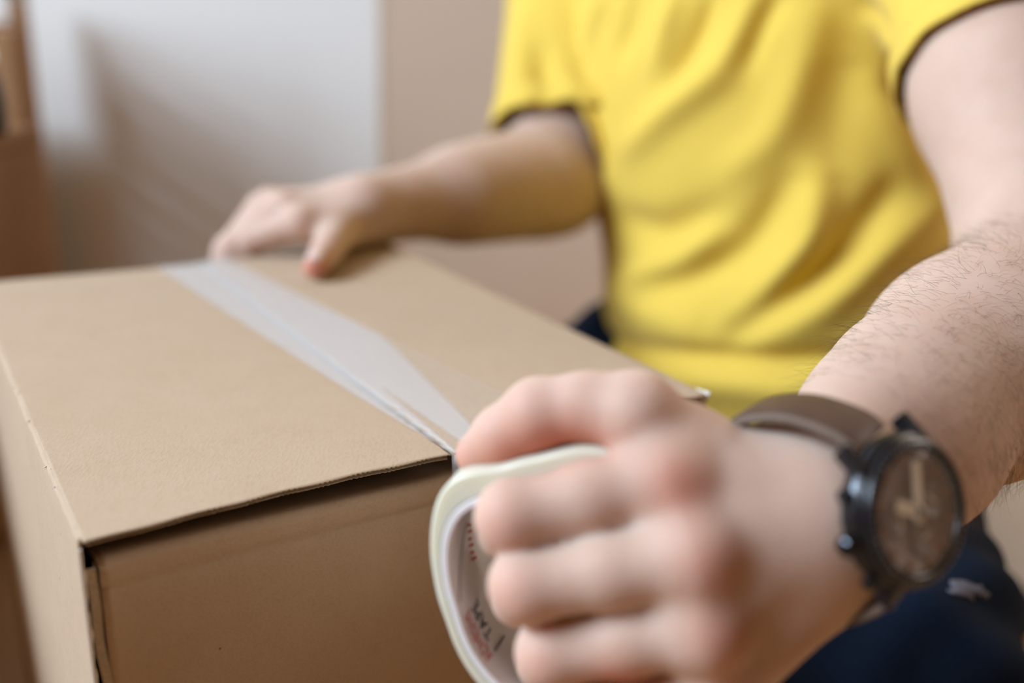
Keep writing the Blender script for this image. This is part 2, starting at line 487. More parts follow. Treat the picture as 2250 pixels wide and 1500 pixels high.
def bar(a0, a1, s0, s1, m, name):
    us = np.linspace(0, 1, 8)
    return link(name, grid_mesh(lambda t, k: inner_pt(a0 + (a1 - a0) * t, s0 + (s1 - s0) * t + (0, .0009)[int(k)] * (abs(a1 - a0) > 4), .0003) + (0 if abs(a1 - a0) > 4 else 1) * (0, .0010)[int(k)] * (RV), us, [0, 1]), m, core)
bar(218.5, 219.5, .0105, .022, M['ink_navy'], 'printed_bar')
for k_ in range(6):
    bar(163 + 3.2 * k_, 164.6 + 3.2 * k_, .0225, .0262 + .0010 * (k_ % 2), M['ink_red'], 'printed_mark')
bar(143, 145, .003, .011, M['ink_grey'], 'printed_bar')
bar(145, 147, .003, .011, M['ink_red'], 'printed_bar')
# overlap seam of the core paper
bar(186, 160, .002, .0205, M['ink_grey'], 'core_seam')

# ------------------------------------------------------------------ strip of tape on the lid, running on to the roll
m, nt, N, L, b = new_mat('clear_tape_film')
at = N.new('ShaderNodeAttribute'); at.attribute_name = 'haze'  # whitening mask: unbonded film plus the bright wall's reflection, painted in
b.inputs['Base Color'].default_value = (.82, .81, .83, 1)
b.inputs['Roughness'].default_value = .22
b.inputs['Specular IOR Level'].default_value = .6
b.inputs['IOR'].default_value = 1.5
L.new(at.outputs['Fac'], b.inputs['Alpha'])
tc = N.new('ShaderNodeTexCoord'); nn = N.new('ShaderNodeTexNoise'); nn.inputs['Scale'].default_value = 90
L.new(tc.outputs['Object'], nn.inputs['Vector'])
bpn = N.new('ShaderNodeBump'); bpn.inputs['Strength'].default_value = .15; bpn.inputs['Distance'].default_value = .0006
L.new(nn.outputs['Fac'], bpn.inputs['Height']); L.new(bpn.outputs['Normal'], b.inputs['Normal'])
M['film'] = m
TL0, TR0 = .8284 * UNIT - .001, 1.1589 * UNIT        # at the front edge (u)
TL1, TR1 = .6534 * UNIT, .9278 * UNIT                # at the back edge
def lid_h(u, v):
    v = min(max(v, 0), BDEP)
    if abs(u - SEAM) < .0007: return -.0007
    return sag(u, v, 0 if u < SEAM else 1)
vs = np.concatenate([np.linspace(-.0022, .05, 36), np.linspace(.056, BDEP, 40)])
ks = np.linspace(0, 1, 49)
V, F, H = [], [], []
def clear_wedges(k, v):
    """1 where the film lies wetted out (clear), 0 where it is silvery, the reflected wall painted in"""
    c = 0.0
    t = v / .140
    if t < 1:                                   # wide wedge on the right, opening towards the front edge
        lo = .30 + .68 * t
        c = max(c, min(1, max(0, (k - lo) / .03)))
    t2 = v / .088
    if t2 < 1:                                  # narrow wedge just right of the seam
        l2 = .04 + .24 * t2
        h2 = l2 + .13 * (1 - t2)
        c = max(c, min(1, max(0, min((k - l2), (h2 - k)) / .02)))
    return c
for v in vs:
    t = v / BDEP
    for k in ks:
        u = (TL0 + (TL1 - TL0) * t) * (1 - k) + (TR0 + (TR1 - TR0) * t) * k
        w = lid_h(u, v) + .00025
        cr = math.exp(-((u - SEAM) / .0022) ** 2)
        w += cr * (.0003 * math.sin(v * 2100 + 3 * math.sin(v * 700)) * math.exp(-v / .05) + .00025 * math.sin(v * 530 + k * 9 + 2 * math.sin(v * 170)))
        V.append(B(u, v, w))
        edge_ = .25 * math.exp(-((1 - k) / .012) ** 2)
        H.append(.10 + edge_ + .42 * (1 - clear_wedges(k, v)) - .10 * cr * math.exp(-((u - SEAM) / .001) ** 2))
nv, nk = len(vs), len(ks)
for i in range(nv - 1):
    for j in range(nk - 1):
        F.append((i * nk + j, i * nk + j + 1, (i + 1) * nk + j + 1, (i + 1) * nk + j))
# over the back edge
base = len(V)
for q in (0.0, .02, .045):
    for k in ks:
        u = TL1 * (1 - k) + TR1 * k
        V.append(B(u, BDEP + .0026, -.004 - q)); H.append(.35)
F += [((nv - 1) * nk + j, (nv - 1) * nk + j + 1, base + j + 1, base + j) for j in range(nk - 1)]
for i in range(2):
    F += [(base + i * nk + j, base + i * nk + j + 1, base + (i + 1) * nk + j + 1, base + (i + 1) * nk + j) for j in range(nk - 1)]
# free length from the front edge to the roll
base = len(V)
tang = 68                                            # where the film leaves the winding (index of 2 degrees)
for q in (.25, .5, .75, 1.0):
    for j, k in enumerate(ks):
        a = np.array(V[j]); e = roll_pt(tang, R_OUT[tang] + .0003, RW * k)
        V.append(a * (1 - q) + e * q - UP * .004 * math.sin(math.pi * q) * (1 - .5 * k)); H.append(.16)
F += [(j, base + j, base + j + 1, j + 1) for j in range(nk - 1)]
for i in range(3):
    F += [(base + i * nk + j, base + (i + 1) * nk + j, base + (i + 1) * nk + j + 1, base + i * nk + j + 1) for j in range(nk - 1)]
me = mesh_of(V, F)
at = me.attributes.new('haze', 'FLOAT', 'POINT'); at.data.foreach_set('value', np.array(H, np.float32))
o = link('tape_strip', me, M['film'], box, True)
tag(o, 'strip of clear tape stuck over the lid seam, partly silvery with a painted-in reflection')

# ------------------------------------------------------------------ signed-distance sculpting
class Field:
    def __init__(self, lo, hi, vox):
        self.lo = np.array(lo, float); self.vox = vox
        self.n = np.ceil((np.array(hi) - self.lo) / vox).astype(int) + 1
        self.a = np.full(self.n, 0.2, np.float32)
    def _sub(self, lo, hi):
        i0 = np.clip(np.floor((lo - self.lo) / self.vox).astype(int), 0, self.n)
        i1 = np.clip(np.ceil((hi - self.lo) / self.vox).astype(int) + 1, 0, self.n)
        if np.any(i1 <= i0): return None, None
        ax = [(np.arange(i0[k], i1[k]) * self.vox + self.lo[k]).astype(np.float32) for k in range(3)]
        return tuple(slice(i0[k], i1[k]) for k in range(3)), ax
    def _put(self, sl, d, k):
        a = self.a[sl]
        if k <= 0:
            np.minimum(a, d, out=a)
        else:
            h = np.clip(.5 + .5 * (a - d) / k, 0, 1)
            a[...] = a * (1 - h) + d * h - k * h * (1 - h)
    def cone(self, p, q, r1, r2, k=.004):
        p, q = np.asarray(p, float), np.asarray(q, float)
        m = max(r1, r2) + k + 4 * self.vox
        sl, ax = self._sub(np.minimum(p, q) - m, np.maximum(p, q) + m)
        if sl is None: return
        X = np.stack(np.meshgrid(*ax, indexing='ij'), -1)
        self._put(sl, cone_sdf(X, p, q, r1, r2), k)
    def ell(self, c, rad, frame=np.eye(3), k=.004):
        c = np.asarray(c, float); rad = np.asarray(rad, float); fr = np.asarray(frame, float)
        m = rad.max() + k + 4 * self.vox
        sl, ax = self._sub(c - m, c + m)
        if sl is None: return
        X = np.stack(np.meshgrid(*ax, indexing='ij'), -1) - c
        y = X @ fr.T
        k0 = np.linalg.norm(y / rad, axis=-1); k1 = np.linalg.norm(y / rad ** 2, axis=-1) + 1e-9
        self._put(sl, (k0 * (k0 - 1) / k1).astype(np.float32), k)
    def carve(self, c, r, k=.003):
        c = np.asarray(c, float)
        sl, ax = self._sub(c - r - k - 4 * self.vox, c + r + k + 4 * self.vox)
        if sl is None: return
        X = np.stack(np.meshgrid(*ax, indexing='ij'), -1) - c
        d = -(np.linalg.norm(X, axis=-1) - r)
        a = self.a[sl]
        h = np.clip(.5 - .5 * (a - d) / k, 0, 1)
        a[...] = a * (1 - h) + d * h + k * h * (1 - h)
    def surface(self, iso=0.0):
        g = openvdb.FloatGrid(background=float(4 * self.vox))
        g.copyFromArray(np.clip(self.a, -4 * self.vox, 4 * self.vox))
        pts, tris, quads = g.convertToPolygons(iso, 0.0)
        V = np.asarray(pts, float) * self.vox + self.lo
        Q = np.asarray(quads, int); T = np.asarray(tris, int) if len(tris) else np.zeros((0, 3), int)
        c = V - V.mean(0)
        vol = np.einsum('ij,ij->i', c[Q[:, 0]], np.cross(c[Q[:, 2]] - c[Q[:, 0]], c[Q[:, 3]] - c[Q[:, 1]])).sum()
        if vol < 0: Q = Q[:, ::-1]; T = T[:, ::-1]
        return V, Q, T

def cone_sdf(X, p, q, r1, r2):
    ba = q - p; l2 = ba @ ba; rr = r1 - r2; a2 = max(l2 - rr * rr, 1e-12); il2 = 1 / l2
    pa = X - p
    y = pa @ ba; z = y - l2
    w = pa * l2 - y[..., None] * ba
    x2 = np.einsum('...i,...i', w, w); y2 = y * y * l2; z2 = z * z * l2
    k = np.sign(rr) * rr * rr * x2
    c1 = np.sign(z) * a2 * z2 > k
    c2 = np.sign(y) * a2 * y2 < k
    d = (np.sqrt(x2 * a2 * il2) + y * rr) * il2 - r1
    d = np.where(c2, np.sqrt(x2 + y2) * il2 - r1, d)
    d = np.where(c1, np.sqrt(x2 + z2) * il2 - r2, d)
    return d.astype(np.float32)

# ------------------------------------------------------------------ skeleton of the kneeling person
WL = P(1797, 1116, .300)            # left wrist
EL = P(2315, 640, .485)             # left elbow
SL = P(2112, -211, .65)             # left shoulder
SR = P(1285, -190, .93)             # right shoulder
ER = P(1222, 395, .845)             # right elbow
PEL = P(1730, 800, .87)             # pelvis
LAT = unit((SL - SR) * np.array([1, 1, .35]))
FWD = unit(np.cross(LAT, UP)); FWD = FWD if FWD[1] < 0 else -FWD      # the way the chest faces
fore = unit(EL - WL)
wn = unit(cam_dir(.60, -.10, -.79)); wn = unit(wn - (wn @ fore) * fore)   # dorsal side of the left wrist
wb = unit(np.cross(fore, wn)); wb = wb if wb @ CU > 0 else -wb

left_red, all_pts = [], []

# ---- left arm and hand
L_lo = np.minimum.reduce([P(930, 1620, .30), P(930, 700, .33), P(2315, 640, .485), SL]) - .06
L_hi = np.maximum.reduce([P(930, 1620, .30), P(2315, 640, .485), SL, WL]) + .07
L_lo[1] = min(L_lo[1], P(1300, 1200, .25)[1] - .02)
L_lo[2] = min(L_lo[2], P(1500, 1640, .29)[2] - .02)
FA = Field(L_lo, L_hi, .0014)
# forearm: two bones at the wrist, muscle towards the elbow
for s in (1, -1):
    FA.cone(WL + wb * .0110 * s, WL + fore * .075 + wb * .014 * s, .0188, .0245, .012)
mid = WL + fore * .145
FA.cone(WL + fore * .06, mid, .028, .0375, .02)
FA.cone(mid, EL, .0375, .0385, .03)
FA.cone(WL + fore * .10 + wb * .012, EL - fore * .01 + wb * .012, .024, .034, .02)
FA.cone(WL + fore * .13 - wb * .012 + wn * .006, EL - fore * .005 - wb * .01, .026, .033, .02)
up_l = unit(SL - EL)
FA.cone(EL, EL + up_l * .14, .039, .0455, .025)
FA.cone(EL + up_l * .14, SL, .0455, .054, .03)
# ulna head
FA.ell(WL + fore * .012 - wb * .018 + wn * .013, (.010, .010, .010), k=.012)
FING = {
    'index':  dict(mc=P(1760, 1098, .289), j=[P(1462, 1056, .279), P(1126, 1134, .282), P(1108, 1165, .305), P(1150, 1190, .325)], r=[.0118, .0098, .0085, .0068]),
    'middle': dict(mc=P(1775, 1115, .285), j=[P(1522, 1222, .271), P(1158, 1284, .279), P(1142, 1312, .303), P(1185, 1335, .324)], r=[.0122, .0100, .0086, .0070]),
    'ring':   dict(mc=P(1800, 1145, .287), j=[P(1545, 1378, .273), P(1212, 1432, .284), P(1195, 1455, .306), P(1235, 1470, .326)], r=[.0116, .0095, .0082, .0067]),
    'pinky':  dict(mc=P(1830, 1195, .293), j=[P(1570, 1532, .281), P(1275, 1556, .290), P(1250, 1575, .309), P(1285, 1585, .325)], r=[.0105, .0085, .0074, .0060]),
}
# palm body
for nme, f in FING.items():
    FA.cone(f['mc'], f['j'][0] + CF * .001, .0145, f['r'][0] * .84, .012)
for a_, b_ in (('index', 'middle'), ('middle', 'ring'), ('ring', 'pinky')):
    pa = (FING[a_]['mc'] + FING[b_]['mc']) / 2; pb = (FING[a_]['j'][0] + FING[b_]['j'][0]) / 2
    FA.cone(pa + CF * .006, pb + CF * .007 + unit(pa - pb) * .012, .0145, .0105, .010)
for a_, b_ in (('index', 'middle'), ('middle', 'ring'), ('ring', 'pinky')):
    pa, pb = FING[a_]['j'][0], FING[b_]['j'][0]
    FA.cone(pa + CF * .004, pb + CF * .004, .0095, .0095, .008)
FA.cone(WL, (FING['index']['mc'] + FING['pinky']['mc']) / 2, .0205, .020, .014)
# heel of the hand on the little finger side
FA.cone(WL - wb * .012, FING['pinky']['j'][0] + unit(WL - FING['pinky']['j'][0]) * .02 + CF * .008 - CU * .003, .0185, .0125, .012)
# thumb
T_CMC, T_MCP, T_IP, T_TIP = P(1715, 1092, .294), P(1396, 908, .288), P(1183, 908, .297), P(1050, 998, .309)
FA.cone(T_CMC, P(1505, 1000, .293), .0155, .0138, .010)
FA.cone(P(1505, 1000, .293), T_MCP, .0138, .0120, .006)
T_MID = (T_MCP + T_IP) / 2 + CU * .0022
FA.cone(T_MCP, T_MID, .0120, .0097, .005)
FA.cone(T_MID, T_IP, .0097, .0106, .005)
FA.cone(T_IP, T_IP * .45 + T_TIP * .55, .0106, .0098, .004)
FA.cone(T_IP * .45 + T_TIP * .55, T_TIP, .0098, .0072, .003)
# web between thumb and index
FA.cone(P(1500, 1010, .296), FING['index']['j'][0] + CF * .006, .011, .009, .012)
# fingers
for nme, f in FING.items():
    j, r = f['j'], f['r']
    tmp = Field(np.minimum.reduce(j) - .02, np.maximum.reduce(j) + .02, FA.vox)
    # snap the temporary grid to the main one
    off = np.round((tmp.lo - FA.lo) / FA.vox).astype(int); tmp.lo = FA.lo + off * FA.vox
    m01 = j[0] * .5 + j[1] * .5
    tmp.cone(j[0], m01, r[0] * .92, (r[0] * .92 + r[1]) / 2, .004)
    tmp.cone(m01, j[1], (r[0] * .92 + r[1]) / 2, r[1] * 1.0, .004)
    tmp.ell(j[1], (r[1] * 1.02,) * 3, k=.005)
    tmp.cone(j[1], j[2], r[1] * .98, r[2], .003)
    tmp.cone(j[2], j[3], r[2], r[3], .003)
    # knuckle over the metacarpal head
    
    i0 = np.maximum(off, 0); i1 = np.minimum(off + tmp.n, FA.n)
    sl = tuple(slice(i0[k], i1[k]) for k in range(3)); sl2 = tuple(slice(i0[k] - off[k], i1[k] - off[k]) for k in range(3))
    d = tmp.a[sl2]
    # blend with the palm near the knuckle, crisp against the other fingers
    ax = [np.arange(i0[k], i1[k]) * FA.vox + FA.lo[k] for k in range(3)]
    X = np.stack(np.meshgrid(*ax, indexing='ij'), -1)
    tt = np.clip(((X - j[0]) @ unit(j[1] - j[0])) / .022, 0, 1)
    kk = (.008 * (1 - tt) + .0012).astype(np.float32)
    a = FA.a[sl]
    h = np.clip(.5 + .5 * (a - d) / kk, 0, 1)
    FA.a[sl] = a * (1 - h) + d * h - kk * h * (1 - h)
    left_red += [(j[0] - CF * .010 + CR * .002, .0095, 0.55 if nme == 'index' else .36), (j[1] - CF * .008 + unit(j[1] - j[0]) * .004, .008, .25)]
left_red += [(T_TIP + CF * .004 - CU * .006, .011, .9), (T_IP - CU * .010, .012, .9), ((T_IP + T_MCP) / 2 - CU * .010, .012, 1.0), (T_MCP - CU * .012 + CR * .004, .009, .9),  # thumb underside: blood colour, with its warm shade painted in too
             ((T_IP + T_TIP) / 2 - CU * .009, .009, 1.0), (P(1360, 1480, .275), .008, .8)]
VL, QL, TLs = FA.surface()
del FA

# ---- right arm and hand (on the far edge of the lid)
def on_lid(px, py, w):
    d = P(px, py, 1.0) - CAM
    t = (FL[2] + w - CAM[2]) / d[2]
    return CAM + d * t
edge_u = lambda px: min(np.linspace(0, BW, 400), key=lambda u: abs(px_of(B(u, BDEP, 0))[0] - px))
RW_ = P(800, 462, .705)              # right wrist
u_i, u_m, u_r, u_p = edge_u(585), edge_u(545), edge_u(515), edge_u(495)
RF = {
    'index':  dict(mc=P(765, 478, .695), j=[B(edge_u(650), BDEP - .012, .022), B(edge_u(560), BDEP + .008, .008), B(edge_u(548), BDEP + .013, -.018), B(edge_u(545), BDEP + .012, -.038)], r=[.0115, .0095, .0082, .0066]),
    'middle': dict(mc=P(762, 466, .705), j=[B(edge_u(640), BDEP + .010, .028), B(edge_u(535), BDEP + .016, .006), B(edge_u(520), BDEP + .015, -.024), B(edge_u(518), BDEP + .013, -.046)], r=[.0118, .0097, .0083, .0067]),
    'ring':   dict(mc=P(762, 456, .714), j=[B(edge_u(632), BDEP + .031, .028), B(edge_u(520), BDEP + .022, .000), B(edge_u(500), BDEP + .016, -.026), B(edge_u(498), BDEP + .013, -.046)], r=[.0112, .0092, .008, .0065]),
    'pinky':  dict(mc=P(765, 448, .722), j=[B(edge_u(628), BDEP + .049, .022), B(edge_u(525), BDEP + .034, -.006), B(edge_u(500), BDEP + .022, -.022), B(edge_u(492), BDEP + .013, -.036)], r=[.0102, .0084, .0073, .006]),
}
R_pts = [RW_, ER, SR] + [p for f in RF.values() for p in f['j']] + [on_lid(690, 590, .01)]
FB = Field(np.minimum.reduce(R_pts) - .07, np.maximum.reduce(R_pts) + .07, .0022)
rf = unit(ER - RW_)
FB.cone(RW_, RW_ + rf * .17, .0250, .0400, .02)
FB.cone(RW_ + rf * .10, ER, .0330, .0420, .03)
up_r = unit(SR - ER)
FB.cone(ER, ER + up_r * .12, .040, .045, .03)
FB.cone(ER + up_r * .12, SR, .045, .052, .03)
for f in RF.values():
    FB.cone(f['mc'], f['j'][0], .0135, f['r'][0], .012)
FB.cone(RW_, (RF['index']['mc'] + RF['pinky']['mc']) / 2, .021, .02, .014)
for f in RF.values():
    j, r = f['j'], f['r']
    FB.cone(j[0], j[1], r[0], r[1], .003)
    FB.cone(j[1], j[2], r[1], r[2], .003)
    FB.cone(j[2], j[3], r[2], r[3], .003)
RT = [P(772, 492, .690), P(742, 510, .672), on_lid(716, 556, .0105), on_lid(690, 586, .0085)]
FB.cone(RT[0], RT[1], .0165, .0135, .010)
FB.cone(RT[1], RT[2], .0125, .0102, .004)
FB.cone(RT[2], RT[3], .0100, .0072, .003)
FB.cone(RT[1] , RF['index']['j'][0], .010, .0095, .010)
right_red = [(RT[3], .012, .8), (RT[2], .008, .3)]
VR, QR, TR = FB.surface()
del FB

# ---- trunk, neck and head (mostly under the shirt)
MS = (SL + SR) / 2
spine = unit(MS - PEL)
TFR = np.stack([LAT, unit(np.cross(spine, LAT)), spine]); TFR[0] = unit(np.cross(TFR[1], TFR[2]))
if TFR[1] @ FWD < 0: TFR[1] *= -1; TFR[0] *= 1
def trunk(F, g, k=.06):
    """g grows every radius (cloth over skin)"""
    F.ell(PEL + TFR[1] * .015, np.array([.158, .125, .13]) + g, TFR, k)
    F.ell(PEL + spine * .13 + TFR[1] * .012, np.array([.140, .105, .13]) + g, TFR, k)
    F.ell(PEL + spine * .26 + TFR[1] * .010 - LAT * .018, np.array([.163, .105, .13]) + g, TFR, k)
    F.cone(SR * .78 + SL * .22 - spine * .01, SR * .22 + SL * .78 - spine * .01, .068 + g, .068 + g, k)
NECK = MS + spine * .05 + UP * .02 - FWD * .01
HEAD = NECK + UP * .13 + FWD * .075
FT = Field(np.minimum.reduce([PEL, SL, SR, HEAD]) - .23, np.maximum.reduce([PEL, SL, SR, HEAD]) + .24, .0045)
trunk(FT, 0.0)
FT.cone(SR * .8 + SL * .2, SR, .056, .05, .03); FT.cone(SL * .8 + SR * .2, SL, .056, .052, .03)
hdir = unit(UP * .9 + FWD * .35); hfw = unit(FWD * .9 - UP * .35); hl = unit(np.cross(hdir, hfw))
HF = np.stack([hl, hfw, hdir])
FT.cone(MS + spine * .01, HEAD - hdir * .05 - hfw * .02, .062, .055, .03)
FT.ell(HEAD + hdir * .03 - hfw * .012, (.075, .095, .088), HF, .02)
FT.ell(HEAD - hdir * .035 + hfw * .028, (.056, .062, .075), HF, .03)
FT.ell(HEAD - hdir * .088 + hfw * .062, (.026, .022, .02), HF, .02)
FT.cone(HEAD + hfw * .092 + hdir * .012, HEAD + hfw * .108 - hdir * .026, .008, .012, .012)
FT.ell(HEAD + hfw * .086 - hdir * .060, (.026, .010, .007), HF, .006)
for s in (1, -1):
    FT.ell(HEAD + hl * s * .076 - hfw * .008 - hdir * .005, (.009, .020, .033), HF, .006)
    FT.ell(HEAD + hl * s * .034 + hfw * .082 + hdir * .03, (.026, .010, .008), HF, .01)
    FT.carve(HEAD + hl * s * .034 + hfw * .098 + hdir * .012, .012, .006)
VT, QT, TT = FT.surface()
del FT

# one body mesh
VB = np.concatenate([VL, VR, VT])
QB = np.concatenate([QL, QR + len(VL), QT + len(VL) + len(VR)])
TB = np.concatenate([TLs, TR + len(VL), TT + len(VL) + len(VR)])
body_me = mesh_np(VB, QB, TB)
red = np.zeros(len(VB))
for c, r, s in left_red + right_red:
    red += s * np.exp(-(np.linalg.norm(VB - c, axis=1) / r) ** 2)
red = np.clip(red, 0, 1)
a_ = body_me.attributes.new('redness', 'FLOAT', 'POINT'); a_.data.foreach_set('value', red.astype(np.float32))

m, nt, N, L, b = new_mat('skin')
b.inputs['Roughness'].default_value = .58
b.inputs['Specular IOR Level'].default_value = .25
b.inputs['Subsurface Weight'].default_value = .7
b.inputs['Subsurface Radius'].default_value = (1.0, .34, .18)
b.inputs['Subsurface Scale'].default_value = .011
tc = N.new('ShaderNodeTexCoord')
n1 = N.new('ShaderNodeTexNoise'); n1.inputs['Scale'].default_value = 55; n1.inputs['Detail'].default_value = 5
L.new(tc.outputs['Object'], n1.inputs['Vector'])
mr = N.new('ShaderNodeMapRange'); mr.inputs[1].default_value = .35; mr.inputs[2].default_value = .7; mr.inputs[4].default_value = .45
L.new(n1.outputs['Fac'], mr.inputs[0])
m1 = N.new('ShaderNodeMix'); m1.data_type = 'RGBA'
m1.inputs['A'].default_value = (.64, .465, .385, 1); m1.inputs['B'].default_value = (.56, .365, .285, 1)
L.new(mr.outputs[0], m1.inputs['Factor'])
at = N.new('ShaderNodeAttribute'); at.attribute_name = 'redness'
ml = N.new('ShaderNodeMath'); ml.operation = 'MULTIPLY'; ml.inputs[1].default_value = .95; L.new(at.outputs['Fac'], ml.inputs[0])
m2 = N.new('ShaderNodeMix'); m2.data_type = 'RGBA'; m2.inputs['B'].default_value = (.58, .14, .07, 1)
L.new(m1.outputs['Result'], m2.inputs['A']); L.new(ml.outputs[0], m2.inputs['Factor'])
L.new(m2.outputs['Result'], b.inputs['Base Color'])
n3 = N.new('ShaderNodeTexNoise'); n3.inputs['Scale'].default_value = 420; n3.inputs['Detail'].default_value = 4
L.new(tc.outputs['Object'], n3.inputs['Vector'])
bpn = N.new('ShaderNodeBump'); bpn.inputs['Strength'].default_value = .25; bpn.inputs['Distance'].default_value = .0006
L.new(n3.outputs['Fac'], bpn.inputs['Height']); L.new(bpn.outputs['Normal'], b.inputs['Normal'])
M['skin'] = m
person = link('person', body_me, M['skin'], None, True)
tag(person, 'person in yellow t-shirt and navy jeans kneeling behind the box, holding tape', 'person')

# ------------------------------------------------------------------ t-shirt
SLV_L = SL + (EL - SL) * .51
SLV_R = SR + (ER - SR) * .86
FS = Field(np.minimum.reduce([PEL, SL, SR, SLV_R, SLV_L]) - .25, np.maximum.reduce([PEL, SL, SR]) + .22, .0036)
trunk(FS, .012, .07)
d_l, d_r = unit(EL - SL), unit(ER - SR)
FS.cone(SL * .85 + SR * .15, SL, .070, .066, .04)
FS.cone(SL, (SL + SLV_L) / 2, .066, .062, .03)
FS.cone((SL + SLV_L) / 2, SLV_L + d_l * .012, .062, .0575, .010)
FS.cone(SR * .85 + SL * .15, SR, .070, .064, .04)
FS.cone(SR, SR * .6 + SLV_R * .4, .064, .063, .03)
FS.cone(SR * .6 + SLV_R * .4, SLV_R + d_r * .012, .063, .061, .006)
VS, QS, TS = FS.surface()
del FS
QS = np.concatenate([QS, np.concatenate([TS, TS[:, -1:]], 1)]) if len(TS) else QS
# openings: sleeves, hem, neck
nl = unit(d_l + .0 * UP); nr = unit(d_r)
cut_l = (VS - SLV_L) @ nl
cut_r = (VS - SLV_R) @ nr
near_l = (np.linalg.norm(VS - SLV_L - cut_l[:, None] * nl, axis=1) < .085) & (cut_l < .10)
near_r = (np.linalg.norm(VS - SLV_R - cut_r[:, None] * nr, axis=1) < .076) & (cut_r < .10)
hemn = unit(-spine + .10 * TFR[1])
HEMP = PEL - spine * .090
cut_h = (VS - HEMP) @ hemn
cut_n = .075 - np.linalg.norm(VS - (NECK + UP * .0), axis=1)
def trunk_d(X):
    out = np.full(len(X), 9.0)
    for c_, r_ in ((PEL + TFR[1] * .015, (.170, .137, .142)), (PEL + spine * .13 + TFR[1] * .012, (.152, .117, .142)), (PEL + spine * .26 + TFR[1] * .010 - LAT * .018, (.175, .117, .142))):
        y_ = (X - c_) @ TFR.T; r_ = np.array(r_)
        k0 = np.linalg.norm(y_ / r_, axis=1); k1 = np.linalg.norm(y_ / r_ ** 2, axis=1)
        out = np.minimum(out, k0 * (k0 - 1) / k1)
    return out
off_trunk = trunk_d(VS) > .021
near_l &= off_trunk; near_r &= off_trunk
kill = ((cut_l > 0) & near_l & (cut_l < .14)) | ((cut_r > 0) & near_r & (cut_r < .14)) | (cut_h > 0) | (cut_n > 0)
# pull the border vertices exactly onto the cut planes so that the hems run clean
def snap(cut, nrm, cond):
    s = cond & (cut > -.0040) & (cut <= 0)
    VS[s] -= cut[s][:, None] * nrm
snap(cut_l, nl, near_l); snap(cut_r, nr, near_r); snap(cut_h, hemn, np.ones(len(VS), bool))
keepf = ~kill[QS].any(1)
QS = QS[keepf]
used = np.zeros(len(VS), bool); used[QS.ravel()] = True
remap = np.cumsum(used) - 1
VS = VS[used]; QS = remap[QS]
def vnormals(V, Q):
    n = np.cross(V[Q[:, 2]] - V[Q[:, 0]], V[Q[:, 3]] - V[Q[:, 1]])
    out = np.zeros_like(V)
    for k in range(4): np.add.at(out, Q[:, k], n)
    return out / (np.linalg.norm(out, axis=1, keepdims=True) + 1e-12)
NS = vnormals(VS, QS)
# folds: control points picked on the front of the cloth, lifted or pressed along the normal
pp = px_of(VS)
facing = np.einsum('ij,ij->i', NS, CAM - VS) > 0
vis = facing
def pick(px, py):
    d = (pp[:, 0] - px) ** 2 + (pp[:, 1] - py) ** 2 + np.where(vis, 0, 1e9) + (pp[:, 2] * 60) ** 2 * .5
    return VS[np.argmin(d)]
FOLDS = [  # (points, width m, height m)
    ([(1670, 0), (1644, 63), (1581, 158), (1480, 231), (1385, 326)], .013, .0075),
    ([(1485, -10), (1468, 60), (1445, 140)], .010, .006),
    ([(1330, -10), (1309, 30), (1290, 90)], .010, .005),
    ([(1560, 0), (1535, 70), (1492, 165)], .008, -.006),
    ([(1400, 0), (1385, 60), (1365, 120)], .010, -.005),
    ([(1700, 0), (1672, 60), (1640, 130)], .009, -.008),
    ([(1790, 0), (1750, 160), (1690, 300), (1600, 380)], .014, .0045),
    ([(1800, 400), (1785, 470), (1765, 545), (1701, 638), (1606, 733)], .014, .010),
    ([(1556, 520), (1492, 582), (1385, 607)], .013, .0065),
    ([(2060, 440), (1923, 560), (1796, 674), (1650, 742)], .016, .008),
    ([(1345, 640), (1440, 690), (1543, 735)], .020, .007),
    ([(1860, 120), (1845, 250), (1835, 380)], .020, -.004),
    ([(1950, 430), (1870, 535), (1775, 625), (1645, 710), (1600, 742)], .012, -.010),
    ([(1733, 418), (1645, 535), (1548, 596), (1435, 633)], .013, -.008),
    ([(1560, 470), (1454, 506), (1372, 481)], .014, -.007),
    ([(1330, 740), (1404, 768), (1543, 785), (1733, 790), (1891, 784), (2000, 760)], .008, -.008),
    ([(1330, 790), (1450, 825), (1600, 845), (1760, 850), (1900, 830)], .015, .006),
    ([(1900, 20), (1945, 120), (1990, 200)], .010, -.007),
    ([(1920, 200), (1985, 330), (2040, 430)], .014, .004),
    ([(1190, 120), (1195, 200), (1215, 240)], .010, -.006),
    ([(1150, 40), (1140, 140), (1150, 230)], .012, .004),
    ([(1250, 200), (1300, 320), (1335, 420)], .014, .004),
]
disp = np.zeros(len(VS))
for pts, wd, ht in FOLDS:
    c = np.array([pick(*q) for q in pts])
    cc = [c[0]]
    for i in range(len(c) - 1):
        n_ = 8
        p0, p1, p2, p3 = c[max(i - 1, 0)], c[i], c[i + 1], c[min(i + 2, len(c) - 1)]
        for t in np.linspace(0, 1, n_ + 1)[1:]:
            cc.append(.5 * ((2 * p1) + (-p0 + p2) * t + (2 * p0 - 5 * p1 + 4 * p2 - p3) * t * t + (-p0 + 3 * p1 - 3 * p2 + p3) * t ** 3))
    cc = np.array(cc); n_ = len(cc)
    D = np.linalg.norm(VS[:, None, :] - cc[None], axis=2)
    k_ = D.argmin(1); dm = D[np.arange(len(VS)), k_]
    end = np.sin(np.pi * np.clip((k_ + 1.5) / (n_ + 2), 0, 1)) ** .5
    disp += 1.6 * ht * end * np.exp(-(dm / wd) ** 2)
VS = VS + disp[:, None] * NS
sh_me = mesh_np(VS, QS, np.zeros((0, 3), int))
shirt = link('t_shirt', sh_me, M['shirt'], person, True)
